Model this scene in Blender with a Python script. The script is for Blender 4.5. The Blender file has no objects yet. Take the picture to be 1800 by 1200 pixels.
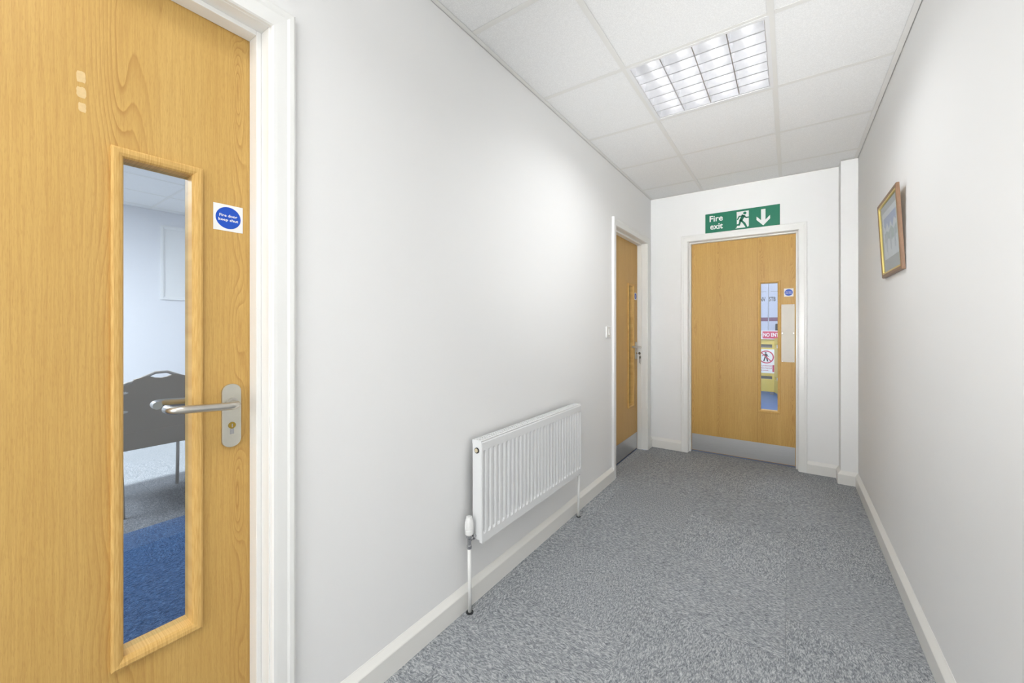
import bpy, bmesh, math, random
from mathutils import Vector, Matrix
random.seed(7)
S = bpy.context.scene
COL = S.collection

# ---------------------------------------------------------------- camera
FPX, HY, YAW = 696.65, 572.7, 0.6107
XL, XR, E, YP = -1.130, 0.420, 4.026, 3.892          # corridor: left wall, right wall, end wall, face of the boxed corner
H, ZC = 1.194, 2.447
YB = -2.903                                           # wall behind the camera
cam_d = bpy.data.cameras.new('camera'); cam = bpy.data.objects.new('camera', cam_d); COL.objects.link(cam)
cam.location = (0, 0, H); cam.rotation_euler = (math.pi/2, 0, YAW)
cam_d.sensor_width = 36; cam_d.lens = FPX/1800*36; cam_d.shift_y = -(600-HY)/1800
cam_d.clip_start = 0.03; cam_d.clip_end = 100
S.camera = cam

# ---------------------------------------------------------------- world, sun, lamps, added fills, exposure
W = bpy.data.worlds.new('world'); S.world = W; W.use_nodes = True
bgn = W.node_tree.nodes['Background']; bgn.inputs[0].default_value = (0.62, 0.76, 1.0, 1); bgn.inputs[1].default_value = 2.2
sd = bpy.data.lights.new('sun', 'SUN'); sd.energy = 32.0; sd.angle = math.radians(1.5); sd.color = (1.0, 0.97, 0.93)
so = bpy.data.objects.new('sun', sd); COL.objects.link(so)
so.rotation_euler = Vector((0.0, 1.0, -0.47)).to_track_quat('-Z', 'Y').to_euler()

def area(name, loc, sx, sy, power, color, rot=(0, 0, 0)):
    d = bpy.data.lights.new(name, 'AREA'); d.shape = 'RECTANGLE'; d.size = sx; d.size_y = sy
    d.energy = power; d.color = color
    o = bpy.data.objects.new(name, d); COL.objects.link(o); o.location = loc; o.rotation_euler = rot
    return o
NEUTRAL = (0.975, 0.985, 1.0)
COOL = (0.90, 0.94, 1.0)
LX = -0.3616                                          # centre line of the troffers
TROFFERS = [2.197, -0.203, -2.603]
for yy, pw in zip(TROFFERS, (5.3, 8.5, 8.5)):
    o = area('troffer_lamp', (LX, yy, ZC-0.004), 0.53, 0.53, pw, NEUTRAL); o.data.spread = math.radians(150)
area('uplight_fill', (-0.355, -0.9, 1.75), 1.1, 2.4, 5.5, (0.99, 0.995, 1.0), (math.pi, 0, 0))  # added unseen fill behind the camera, brightens the ceiling; no real fitting
fl_ = area('forward_fill', (0.12, -0.35, 0.95), 0.4, 0.4, 8, (0.98, 0.99, 1.0)); fl_.data.spread = math.radians(60)  # added fill just behind the camera, lifts the far ceiling and end wall
fl_.rotation_euler = Vector((-0.10, 0.93, 0.30)).to_track_quat('-Z', 'Y').to_euler()
area('back_fill', (-0.87, YB+0.05, 1.25), 0.46, 2.1, 14.5, (0.98, 0.99, 1.0), (math.pi/2, 0, 0))  # added fill panel at the back wall; there is no window
area('back_fill', (0.15, YB+0.05, 1.25), 0.46, 2.1, 14.5, (0.98, 0.99, 1.0), (math.pi/2, 0, 0))  # its twin, also an added fill, clear of the end door's reflection
area('hall_fill', (-0.5, 6.3, 2.5), 1.2, 2.4, 72, COOL)  # unseen fill added to brighten the hall, stands for no known lamp
area('office_fill', (-4.2, -0.4, 2.56), 1.2, 1.2, 135, COOL)  # fill added out of view to brighten the office walls

S.view_settings.view_transform = 'Standard'; S.view_settings.look = 'None'
S.view_settings.gamma = 1.0; S.view_settings.use_curve_mapping = False
S.view_settings.exposure = 0.24

# ---------------------------------------------------------------- materials
def lin(c):
    out = []
    for v in c[:3]:
        v /= 255.0
        out.append(v/12.92 if v <= 0.04045 else ((v+0.055)/1.055)**2.4)
    return (*out, 1.0)

class NT:
    def __init__(s, name):
        s.m = bpy.data.materials.new(name); s.m.use_nodes = True
        s.t = s.m.node_tree; s.b = s.t.nodes['Principled BSDF']
    def n(s, typ, **kw):
        nd = s.t.nodes.new(typ)
        for k, v in kw.items(): setattr(nd, k, v)
        return nd
    def l(s, a, b): s.t.links.new(a, b)
    def put(s, sock, v):
        if hasattr(v, 'is_output'): s.l(v, sock)
        else: sock.default_value = v
    def math(s, op, a, b=0.0, c=None):
        nd = s.n('ShaderNodeMath', operation=op)
        s.put(nd.inputs[0], a); s.put(nd.inputs[1], b)
        if c is not None: s.put(nd.inputs[2], c)
        return nd.outputs[0]
    def pos(s): 
        g = s.n('ShaderNodeNewGeometry'); x = s.n('ShaderNodeSeparateXYZ'); s.l(g.outputs['Position'], x.inputs[0])
        return x.outputs
    def xyz(s, x, y, z):
        c = s.n('ShaderNodeCombineXYZ'); s.put(c.inputs[0], x); s.put(c.inputs[1], y); s.put(c.inputs[2], z); return c.outputs[0]
    def noise(s, vec, scale=1.0, detail=2.0, rough=0.5):
        nd = s.n('ShaderNodeTexNoise'); s.l(vec, nd.inputs['Vector'])
        nd.inputs['Scale'].default_value = scale; nd.inputs['Detail'].default_value = detail; nd.inputs['Roughness'].default_value = rough
        return nd.outputs['Fac']
    def ramp(s, fac, stops):
        nd = s.n('ShaderNodeValToRGB'); s.l(fac, nd.inputs[0]); e = nd.color_ramp.elements
        while len(e) < len(stops): e.new(0.5)
        for q, (p, c) in zip(e, stops): q.position = p; q.color = c
        return nd.outputs[0]
    def mix(s, fac, a, b, mode='MIX'):
        nd = s.n('ShaderNodeMix', data_type='RGBA', blend_type=mode)
        s.put(nd.inputs[0], fac); s.put(nd.inputs[6], a); s.put(nd.inputs[7], b)
        return nd.outputs[2]
    def bump(s, hgt, strength=0.2, dist=0.002):
        nd = s.n('ShaderNodeBump'); s.l(hgt, nd.inputs['Height']); nd.inputs['Strength'].default_value = strength
        nd.inputs['Distance'].default_value = dist; s.l(nd.outputs[0], s.b.inputs['Normal'])
    def fin(s, col=None, rough=0.5, metal=0.0, spec=0.5):
        if col is not None: s.put(s.b.inputs['Base Color'], col)
        s.put(s.b.inputs['Roughness'], rough); s.b.inputs['Metallic'].default_value = metal
        s.b.inputs['Specular IOR Level'].default_value = spec
        return s.m

def plain(name, rgb, rough=0.5, metal=0.0, spec=0.5, var=0.04, scale=9.0):
    k = NT(name); c = lin(rgb); p = k.n('ShaderNodeNewGeometry').outputs['Position']
    f = k.noise(p, scale, 3.0)
    col = k.mix(f, tuple(v*(1-var) for v in c[:3])+(1,), tuple(min(1, v*(1+var)) for v in c[:3])+(1,))
    return k.fin(col, rough, metal, spec)

def wall_paint(name, rgb):
    k = NT(name); c = lin(rgb); p = k.n('ShaderNodeNewGeometry').outputs['Position']
    f = k.noise(p, 1.3, 2.0); g = k.noise(p, 260.0, 2.0)
    col = k.mix(f, tuple(v*0.985 for v in c[:3])+(1,), tuple(min(1, v*1.01) for v in c[:3])+(1,))
    k.bump(g, 0.12, 0.0006)
    return k.fin(col, 0.62, 0, 0.3)

def oak(name, axis, cols, seed, splice=None, tone=1.0, eyes=()):
    """veneer: fine pores plus cathedral figure along the given vertical columns (position, width, gain)"""
    k = NT(name); P = k.pos(); a = P[1] if axis == 'y' else P[0]; z = P[2]
    if splice is not None:
        side = k.math('GREATER_THAN', a, splice)
        a2 = k.math('ADD', a, k.math('MULTIPLY', side, 0.37))
    else: side = None; a2 = a
    n1 = k.noise(k.xyz(k.math('MULTIPLY', a2, 5.0), seed, k.math('MULTIPLY', z, 0.7)), 1.0, 2.0)
    h = k.math('ADD', k.math('MULTIPLY', a2, 62.0), k.math('MULTIPLY', n1, 5.0))
    wob = k.noise(k.xyz(k.math('MULTIPLY', a2, 42.0), seed+3, k.math('MULTIPLY', z, 5.0)), 1.0, 3.0)
    h = k.math('ADD', h, k.math('MULTIPLY', wob, 0.9))
    figmask = 0.0
    for i, (a0, w, g, zs) in enumerate(cols):
        d = k.math('DIVIDE', k.math('SUBTRACT', a, a0), w)
        gs = k.math('POWER', 2.718, k.math('MULTIPLY', k.math('MULTIPLY', d, d), -1.0))
        nz = k.noise(k.xyz(seed+7*i, 0.0, k.math('MULTIPLY', z, zs)), 1.0, 1.5)
        h = k.math('ADD', h, k.math('MULTIPLY', k.math('MULTIPLY', gs, k.math('SUBTRACT', nz, 0.5)), g))
        figmask = k.math('ADD', figmask, gs)
    for (ea, ez, sa, sz, g) in eyes:                   # long ovals where the cut meets a knot
        d1_ = k.math('DIVIDE', k.math('SUBTRACT', a, ea), sa); d2_ = k.math('DIVIDE', k.math('SUBTRACT', z, ez), sz)
        rr = k.math('ADD', k.math('MULTIPLY', d1_, d1_), k.math('MULTIPLY', d2_, d2_))
        ex_ = k.math('POWER', 2.718, k.math('MULTIPLY', rr, -1.0))
        h = k.math('ADD', h, k.math('MULTIPLY', ex_, g)); figmask = k.math('ADD', figmask, k.math('MULTIPLY', ex_, 0.5))
    saw = k.math('FRACT', h)
    line = k.ramp(saw, [(0.0, (0, 0, 0, 1)), (0.62, (0.25, 0.25, 0.25, 1)), (0.93, (1, 1, 1, 1)), (1.0, (0, 0, 0, 1))])
    strength = k.math('MULTIPLY_ADD', figmask, 0.42, 0.16)
    pore = k.noise(k.xyz(k.math('MULTIPLY', a2, 420.0), seed, k.math('MULTIPLY', z, 9.0)), 1.0, 2.0, 0.6)
    pore2 = k.noise(k.xyz(k.math('MULTIPLY', a2, 900.0), seed+1, k.math('MULTIPLY', z, 60.0)), 1.0, 1.0, 0.6)
    band = k.noise(k.xyz(k.math('MULTIPLY', a2, 11.0), seed+9, k.math('MULTIPLY', z, 0.35)), 1.0, 2.0)
    T = lambda r, g, b: tuple(v*tone for v in lin((r, g, b))[:3])+(1,)
    base = k.ramp(band, [(0.3, T(204, 164, 92)), (0.55, T(210, 171, 98)), (0.75, T(216, 178, 105))])
    c1 = k.mix(k.math('MULTIPLY', line, strength), base, T(172, 126, 62))
    pf = k.ramp(pore, [(0.40, (0, 0, 0, 1)), (0.66, (1, 1, 1, 1))])
    c2 = k.mix(k.math('MULTIPLY', pf, 0.30), c1, T(180, 132, 70))
    pf2 = k.ramp(pore2, [(0.52, (0, 0, 0, 1)), (0.66, (1, 1, 1, 1))])
    c3 = k.mix(k.math('MULTIPLY', pf2, 0.22), c2, T(168, 120, 62))
    if splice is not None:
        ed = k.math('LESS_THAN', k.math('ABSOLUTE', k.math('SUBTRACT', a, splice)), 0.0016)
        c3 = k.mix(k.math('MULTIPLY', ed, 0.45), c3, T(150, 105, 55))
    k.bump(pf, 0.08, 0.0004)
    return k.fin(c3, 0.42, 0, 0.35)

def bead_oak(name, axis):
    k = NT(name); P = k.pos(); a = P[1] if axis == 'y' else P[0]
    pore = k.noise(k.xyz(k.math('MULTIPLY', a, 380.0), 2.0, k.math('MULTIPLY', P[2], 26.0)), 1.0, 2.0)
    col = k.ramp(pore, [(0.3, lin((224, 186, 116))), (0.7, lin((204, 160, 92)))])
    return k.fin(col, 0.5, 0, 0.15)

def carpet(name, along, dark, mid, light, var=0.14):
    k = NT(name); P = k.pos(); oi = k.n('ShaderNodeObjectInfo').outputs['Random']
    off = k.math('MULTIPLY', oi, 37.0)
    u, v = (P[0], P[1]) if along == 'y' else (P[1], P[0])
    # gentle wander so the strands are not ruler-straight
    wn = k.noise(k.xyz(P[0], P[1], off), 26.0, 2.0)
    u2 = k.math('ADD', u, k.math('MULTIPLY', wn, 0.030))
    f1 = k.noise(k.xyz(k.math('MULTIPLY', u2, 260.0), k.math('MULTIPLY', v, 70.0), off), 1.0, 3.0, 0.65)
    f2 = k.noise(k.xyz(P[0], P[1], off), 420.0, 2.0, 0.7)
    f3 = k.noise(k.xyz(P[0], P[1], 0.0), 3.0, 3.0, 0.6)
    mixf = k.math('ADD', k.math('MULTIPLY', f1, 0.72), k.math('MULTIPLY', f2, 0.28))
    col = k.ramp(mixf, [(0.33, dark), (0.47, mid), (0.60, light), (0.72, tuple(min(1, c*1.35) for c in light[:3])+(1,))])
    tone = k.math('ADD', k.math('MULTIPLY', oi, var), k.math('MULTIPLY_ADD', f3, 0.16, 0.92-var/2))
    tn = k.n('ShaderNodeCombineColor'); [k.l(tone, tn.inputs[i]) for i in range(3)]
    col2 = k.mix(1.0, col, tn.outputs[0], 'MULTIPLY')
    k.bump(mixf, 0.25, 0.003)
    return k.fin(col2, 0.95, 0, 0.1)

def steel(name, rgb, rough, brush=None):
    k = NT(name); P = k.pos(); c = lin(rgb)
    v = k.xyz(k.math('MULTIPLY', P[0], 6.0), k.math('MULTIPLY', P[1], 6.0), k.math('MULTIPLY', P[2], 700.0)) if brush else k.xyz(P[0], P[1], P[2])
    f = k.noise(v, 1.0 if brush else 30.0, 3.0)
    col = k.mix(f, tuple(q*0.88 for q in c[:3])+(1,), tuple(min(1, q*1.1) for q in c[:3])+(1,))
    r = k.math('MULTIPLY_ADD', f, 0.12, rough-0.06)
    return k.fin(col, r, 1.0)

def glass_mat(name, tint=(0.93, 0.96, 0.98, 1)):
    k = NT(name); t = k.t
    tr = k.n('ShaderNodeBsdfTransparent'); tr.inputs[0].default_value = tint
    gl = k.n('ShaderNodeBsdfGlossy'); gl.inputs['Roughness'].default_value = 0.0
    ge = k.n('ShaderNodeNewGeometry'); dt = k.n('ShaderNodeVectorMath', operation='DOT_PRODUCT')
    k.l(ge.outputs['Normal'], dt.inputs[0]); k.l(ge.outputs['Incoming'], dt.inputs[1])
    q = k.math('SUBTRACT', 1.0, k.math('ABSOLUTE', dt.outputs['Value']))
    m = k.math('MULTIPLY_ADD', k.math('POWER', q, 5.0), 0.940, 0.060)
    mx = k.n('ShaderNodeMixShader'); k.l(m, mx.inputs[0]); k.l(tr.outputs[0], mx.inputs[1]); k.l(gl.outputs[0], mx.inputs[2])
    out = t.nodes['Material Output']; k.l(mx.outputs[0], out.inputs['Surface'])
    return k.m

def emit(name, rgb, strength):
    k = NT(name); k.b.inputs['Emission Color'].default_value = (*rgb, 1); k.b.inputs['Emission Strength'].default_value = strength
    return k.fin((0.9, 0.9, 0.9, 1), 0.5)

M = {}
M['wall'] = wall_paint('wall_paint', (244, 244, 243))
M['room_wall'] = wall_paint('office_wall_paint', (236, 237, 240))
M['gloss'] = plain('white_gloss_woodwork', (240, 240, 237), 0.28, var=0.008, scale=5)
M['skirt'] = plain('white_skirting_gloss', (238, 237, 232), 0.3, var=0.01, scale=5)
k = NT('ceiling_tile_face'); p = k.n('ShaderNodeNewGeometry').outputs['Position']
f = k.noise(p, 220.0, 4.0, 0.7); g = k.noise(p, 40.0, 2.0)
cc_ = k.mix(k.ramp(f, [(0.45, (0, 0, 0, 1)), (0.6, (1, 1, 1, 1))]), lin((240, 240, 239)), lin((250, 250, 249)))
k.bump(f, 0.15, 0.001); M['tile'] = k.fin(cc_, 0.9, 0, 0.2)
M['tbar'] = plain('ceiling_grid_enamel', (236, 235, 231), 0.4, var=0.01)
M['slab'] = plain('plenum_concrete', (150, 150, 148), 0.9)
M['dark_gap'] = plain('dark_rubber', (40, 42, 44), 0.7)
M['oak1'] = oak('oak_veneer_near_door', 'y', [(0.452, 0.016, 16.0, 3.2), (0.225, 0.050, 30.0, 1.4), (-0.20, 0.045, 26.0, 1.2)], 4.2, eyes=[(0.447, 1.833, 0.013, 0.085, 3.4), (0.447, 0.741, 0.013, 0.085, 3.4), (0.215, 1.70, 0.024, 0.26, 2.6)])
M['oak2'] = oak('oak_veneer_side_door', 'y', [(3.33, 0.040, 22.0, 1.6), (3.80, 0.02, 16.0, 2.6)], 11.3)
M['oak3'] = oak('oak_veneer_end_door', 'x', [(-0.535, 0.018, 18.0, 3.0), (-0.20, 0.020, 14.0, 2.6), (0.020, 0.018, 16.0, 2.8), (-0.75, 0.02, 14.0, 2.4)], 23.7, splice=-0.231, eyes=[(-0.535, 1.66, 0.012, 0.07, 3.0), (-0.535, 0.60, 0.012, 0.09, 3.0), (0.018, 0.62, 0.012, 0.08, 3.0), (-0.205, 1.72, 0.012, 0.07, 2.6)])
M['bead_y'] = bead_oak('oak_bead_side', 'y'); M['bead_x'] = bead_oak('oak_bead_end', 'x')
M['glass'] = glass_mat('clear_glass')
M['satin'] = steel('satin_stainless', (196, 193, 186), 0.30)
M['plate'] = steel('satin_plate', (205, 203, 192), 0.42)
M['brushed'] = steel('brushed_kick_plate', (205, 206, 207), 0.34, brush=True)
M['chrome'] = steel('chrome_fitting', (190, 190, 192), 0.16)
M['brass'] = steel('brass_cylinder', (178, 150, 70), 0.35)
M['key'] = steel('nickel_key', (120, 115, 100), 0.35)
M['rad'] = plain('radiator_enamel', (236, 237, 237), 0.32, var=0.005)
M['rad_grey'] = plain('radiator_fin_grey', (196, 197, 197), 0.5, var=0.01)  # grey finish of the convector fins
M['plastic'] = plain('white_plastic', (240, 240, 238), 0.35, var=0.005)
M['vent_plug'] = plain('cream_vent_plug', (214, 200, 170), 0.4)
M['black'] = plain('black_print', (28, 30, 34), 0.6)
M['sign_white'] = plain('sign_white', (240, 240, 238), 0.4, var=0.01)
M['sign_green'] = plain('sign_green', (18, 118, 90), 0.4, var=0.02)
M['sign_blue'] = plain('sign_blue', (10, 78, 190), 0.4, var=0.02)
M['sign_red'] = plain('sign_red', (200, 48, 84), 0.4, var=0.03)
M['offwhite'] = plain('painted_push_plate', (222, 216, 204), 0.45, var=0.04, scale=18)
M['residue'] = plain('paper_residue', (222, 194, 142), 0.9, var=0.12, scale=160)
M['frame_brown'] = plain('brown_moulding', (128, 98, 74), 0.4, var=0.15, scale=40)
M['frame_gold'] = plain('gilt_edge', (206, 186, 110), 0.35, 0.3, var=0.08)
M['mount'] = plain('grey_mount', (150, 150, 138), 0.8, var=0.02)
M['paper'] = plain('drawing_paper', (244, 244, 244), 0.8, var=0.02)
M['art_sky'] = plain('watercolour_blue', (118, 146, 206), 0.8, var=0.2, scale=60)
M['art_green'] = plain('watercolour_green', (150, 176, 160), 0.8, var=0.2, scale=60)
M['art_grey'] = plain('watercolour_grey', (186, 192, 196), 0.8, var=0.15, scale=60)
M['backing'] = plain('tan_backing_board', (196, 164, 112), 0.8, var=0.06)
G = lambda v: lin(v)
for ax in 'xy':
    M['carpet_'+ax] = carpet('grey_carpet_grain_'+ax, ax, G((98, 102, 107)), G((140, 144, 148)), G((188, 190, 192)), 0.07)
    M['blue_'+ax] = carpet('blue_carpet_grain_'+ax, ax, G((12, 36, 64)), G((28, 60, 98)), G((70, 102, 138)), 0.06)
    M['greyroom_'+ax] = carpet('office_grey_carpet_grain_'+ax, ax, G((58, 60, 64)), G((84, 87, 91)), G((122, 125, 128)), 0.06)
M['blue_vinyl'] = plain('blue_hall_floor', (74, 108, 160), 0.35, var=0.12, scale=6)
M['chair_fabric'] = plain('taupe_upholstery', (150, 138, 124), 0.9, var=0.10, scale=300)
M['chair_metal'] = plain('grey_tube_enamel', (170, 164, 156), 0.4, 0.2, var=0.04)
M['yellow'] = plain('yellow_plastic', (222, 196, 96), 0.4, var=0.06)
M['slot_grey'] = plain('grey_recess_plastic', (128, 126, 130), 0.6)
M['maroon'] = plain('maroon_band', (122, 70, 104), 0.6, var=0.08)
M['board'] = plain('pale_display_board', (208, 212, 228), 0.6, var=0.02)
M['tube'] = emit('lit_fluorescent_tube', (1.0, 0.99, 0.97), 3.0)
k = NT('louvre_aluminium'); p = k.n('ShaderNodeNewGeometry').outputs['Position']; f = k.noise(p, 45.0, 2.0)
M['louvre'] = k.fin(k.mix(f, (0.80, 0.81, 0.84, 1), (0.95, 0.95, 0.96, 1)), k.math('MULTIPLY_ADD', f, 0.2, 0.26), 0.9)
M['troffer'] = plain('troffer_reflector', (238, 238, 238), 0.4, var=0.01)

# ---------------------------------------------------------------- mesh helpers
def finish(name, bm, mat, parent=None, smooth=False, bevel=0.0, seg=2):
    bmesh.ops.recalc_face_normals(bm, faces=bm.faces)
    me = bpy.data.meshes.new(name); bm.to_mesh(me); bm.free()
    o = bpy.data.objects.new(name, me); COL.objects.link(o)
    if mat is not None: me.materials.append(M[mat] if isinstance(mat, str) else mat)
    if smooth:
        for f_ in me.polygons: f_.use_smooth = True
    if bevel:
        b = o.modifiers.new('bevel', 'BEVEL'); b.width = bevel; b.segments = seg; b.limit_method = 'ANGLE'; b.angle_limit = math.radians(40)
    if parent is not None: o.parent = parent
    return o

def tag(o, label=None, cat=None, group=None, kind=None):
    if label: o['label'] = label
    if cat: o['category'] = cat
    if group: o['group'] = group
    if kind: o['kind'] = kind
    return o

def root(name, loc, label=None, cat=None, group=None, kind=None):
    o = bpy.data.objects.new(name, None); COL.objects.link(o); o.location = loc; o.empty_display_size = 0.05
    bpy.context.view_layer.update()
    return tag(o, label, cat, group, kind)

def keep(parent):
    """children are built in world coordinates: cancel the parent's location"""
    bpy.context.view_layer.update()
    for c in parent.children:
        c.matrix_parent_inverse = Matrix.Translation(-parent.location) if parent.parent is None else c.matrix_parent_inverse

def bx(bm, lo, hi):
    x0, y0, z0 = lo; x1, y1, z1 = hi
    v = [bm.verts.new(q) for q in ((x0,y0,z0),(x1,y0,z0),(x1,y1,z0),(x0,y1,z0),(x0,y0,z1),(x1,y0,z1),(x1,y1,z1),(x0,y1,z1))]
    for f_ in ((0,1,2,3),(4,5,6,7),(0,1,5,4),(1,2,6,5),(2,3,7,6),(3,0,4,7)): bm.faces.new([v[i] for i in f_])

def box(name, lo, hi, mat, parent=None, **kw):
    bm = bmesh.new(); bx(bm, lo, hi); return finish(name, bm, mat, parent, **kw)
def boxes(name, lst, mat, parent=None, **kw):
    bm = bmesh.new()
    for lo, hi in lst: bx(bm, lo, hi)
    return finish(name, bm, mat, parent, **kw)

# plane mappings: (a, b, t) = along the wall, up, out of the wall into the corridor
ML = lambda a, b, t: (XL+t, a, b)
ME = lambda a, b, t: (a, E-t, b)
MR = lambda a, b, t: (XR-t, a, b)

def pbx(bm, F, a0, a1, b0, b1, t0, t1):
    v = [bm.verts.new(F(*q)) for q in ((a0,b0,t0),(a1,b0,t0),(a1,b1,t0),(a0,b1,t0),(a0,b0,t1),(a1,b0,t1),(a1,b1,t1),(a0,b1,t1))]
    for f_ in ((0,1,2,3),(4,5,6,7),(0,1,5,4),(1,2,6,5),(2,3,7,6),(3,0,4,7)): bm.faces.new([v[i] for i in f_])
def pbox(name, F, a0, a1, b0, b1, t0, t1, mat, parent=None, **kw):
    bm = bmesh.new(); pbx(bm, F, a0, a1, b0, b1, t0, t1); return finish(name, bm, mat, parent, **kw)

def mitred(name, F, a0, a1, b0, b1, prof, side, mat, parent, square=False, t_off=0.0):
    """one side of a mitred frame round a rectangle; prof = [(outward, proud)] closed loop"""
    bm = bmesh.new(); rows = []
    for (w, t) in prof:
        t += t_off
        if side == 'l': e = ((a0-w, b0 if square else b0-w), (a0-w, b1+w))
        elif side == 'r': e = ((a1+w, b0 if square else b0-w), (a1+w, b1+w))
        elif side == 't': e = ((a0-w, b1+w), (a1+w, b1+w))
        else: e = ((a0-w, b0-w), (a1+w, b0-w))
        rows.append([bm.verts.new(F(e[0][0], e[0][1], t)), bm.verts.new(F(e[1][0], e[1][1], t))])
    n = len(rows)
    for i in range(n):
        r, q = rows[i], rows[(i+1) % n]; bm.faces.new((r[0], r[1], q[1], q[0]))
    bm.faces.new([r[0] for r in rows]); bm.faces.new([r[1] for r in rows][::-1])
    return finish(name, bm, mat, parent)

def tube(bm, pts, r, seg=12, cap=True):
    pts = [Vector(p) for p in pts]; rings = []
    up = None
    for i, p in enumerate(pts):
        d = (pts[min(i+1, len(pts)-1)]-pts[max(i-1, 0)]).normalized()
        if up is None:
            up = Vector((0, 0, 1)) if abs(d.z) < 0.9 else Vector((1, 0, 0))
        sx = d.cross(up).normalized(); sy = sx.cross(d).normalized(); up = sy
        rr = r[i] if isinstance(r, (list, tuple)) else r
        rings.append([bm.verts.new(p+rr*(math.cos(2*math.pi*k/seg)*sx+math.sin(2*math.pi*k/seg)*sy)) for k in range(seg)])
    for A, B in zip(rings, rings[1:]):
        for k in range(seg): bm.faces.new((A[k], A[(k+1) % seg], B[(k+1) % seg], B[k]))
    if cap: bm.faces.new(rings[0]); bm.faces.new(rings[-1][::-1])

def poly(bm, F, pts, t0, t1):
    """extruded polygon in a wall plane"""
    A = [bm.verts.new(F(a, b, t0)) for a, b in pts]; B = [bm.verts.new(F(a, b, t1)) for a, b in pts]
    bm.faces.new(A); bm.faces.new(B[::-1]); n = len(pts)
    for i in range(n): bm.faces.new((A[i], A[(i+1) % n], B[(i+1) % n], B[i]))
def ppoly(name, F, pts, t0, t1, mat, parent=None, **kw):
    bm = bmesh.new(); poly(bm, F, pts, t0, t1); return finish(name, bm, mat, parent, **kw)
def disc_pts(a, b, ra, rb=None, n=40):
    rb = rb or ra
    return [(a+ra*math.cos(2*math.pi*i/n), b+rb*math.sin(2*math.pi*i/n)) for i in range(n)]
def ring(bm, F, a, b, r0, r1, t0, t1, n=48):
    vs = []
    for i in range(n):
        c, s = math.cos(2*math.pi*i/n), math.sin(2*math.pi*i/n)
        vs.append([bm.verts.new(F(a+r*c, b+r*s, t)) for r, t in ((r0, t0), (r1, t0), (r1, t1), (r0, t1))])
    for i in range(n):
        A, B = vs[i], vs[(i+1) % n]
        for j in range(4): bm.faces.new((A[j], A[(j+1) % 4], B[(j+1) % 4], B[j]))

def lettering(name, F, lines, mat, parent, t, bold=0.0):
    """lines = [(text, a_left, baseline b, cap height, width or None)]; flat print laid on a plane"""
    bm = bmesh.new()
    for text, a, b, hgt, width in lines:
        cu = bpy.data.curves.new('txt', 'FONT'); cu.body = text; cu.size = 1.0; cu.offset = bold; cu.resolution_u = 3
        ob = bpy.data.objects.new('txt', cu); COL.objects.link(ob); bpy.context.view_layer.update()
        me = bpy.data.meshes.new_from_object(ob.evaluated_get(bpy.context.evaluated_depsgraph_get()))
        xs = [v.co.x for v in me.vertices]; x0, x1 = min(xs), max(xs)
        sy = hgt/0.70; sx = (width/(x1-x0)) if width else sy
        t2 = bmesh.new(); t2.from_mesh(me)
        vm = {v: bm.verts.new(F(a+(v.co.x-x0)*sx, b+v.co.y*sy, t)) for v in t2.verts}
        for f_ in t2.faces:
            try: bm.faces.new([vm[v] for v in f_.verts])
            except ValueError: pass
        t2.free(); bpy.data.objects.remove(ob); bpy.data.curves.remove(cu); bpy.data.meshes.remove(me)
    me = bpy.data.meshes.new(name); bm.to_mesh(me); bm.free()
    o = bpy.data.objects.new(name, me); COL.objects.link(o); me.materials.append(M[mat])
    o.parent = parent
    return o

# ---------------------------------------------------------------- the shell
TH = 0.13                                             # wall thickness
JL = 0.838                                            # jamb to jamb
D1 = (0.490-JL, 0.490); D2 = (3.868-JL, 3.868); D3 = (-0.782, 0.057)
HEAD = 1.985; JT = 0.028
def st(o, label, cat): return tag(o, label, cat, kind='structure')

XW = XL-TH
def open_wall(name, F, a0, a1, z1, doors, mat):
    L = []; cur = a0
    bm = bmesh.new()
    for d0, d1 in doors:
        pbx(bm, F, cur, d0-JT, 0, z1, -TH, 0); pbx(bm, F, d0-JT, d1+JT, HEAD+JT, z1, -TH, 0); cur = d1+JT
    pbx(bm, F, cur, a1, 0, z1, -TH, 0)
    return finish(name, bm, mat)
st(open_wall('wall_left', ML, YB, E, 2.75, [D1, D2], 'wall'), 'long white corridor wall on the left holding two doors and the radiator', 'wall')
st(open_wall('wall_end', ME, -6.5, 2.0, 2.75, [D3], 'wall'), 'white wall closing the corridor around the end door', 'wall')
st(box('wall_right', (XR, YB, 0), (XR+TH, E, 2.75), 'wall'), 'blank white corridor wall on the right, behind the framed picture', 'wall')
st(box('wall_back', (XL-TH, YB-TH, 0), (XR+TH, YB, 2.75), 'wall'), 'white wall behind the camera', 'wall')
st(box('trim_1', (0.318, YP, 0), (XR, E, ZC-0.003), 'wall', bevel=0.002), 'white square boxing in the far right corner of the corridor', 'boxing')

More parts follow.
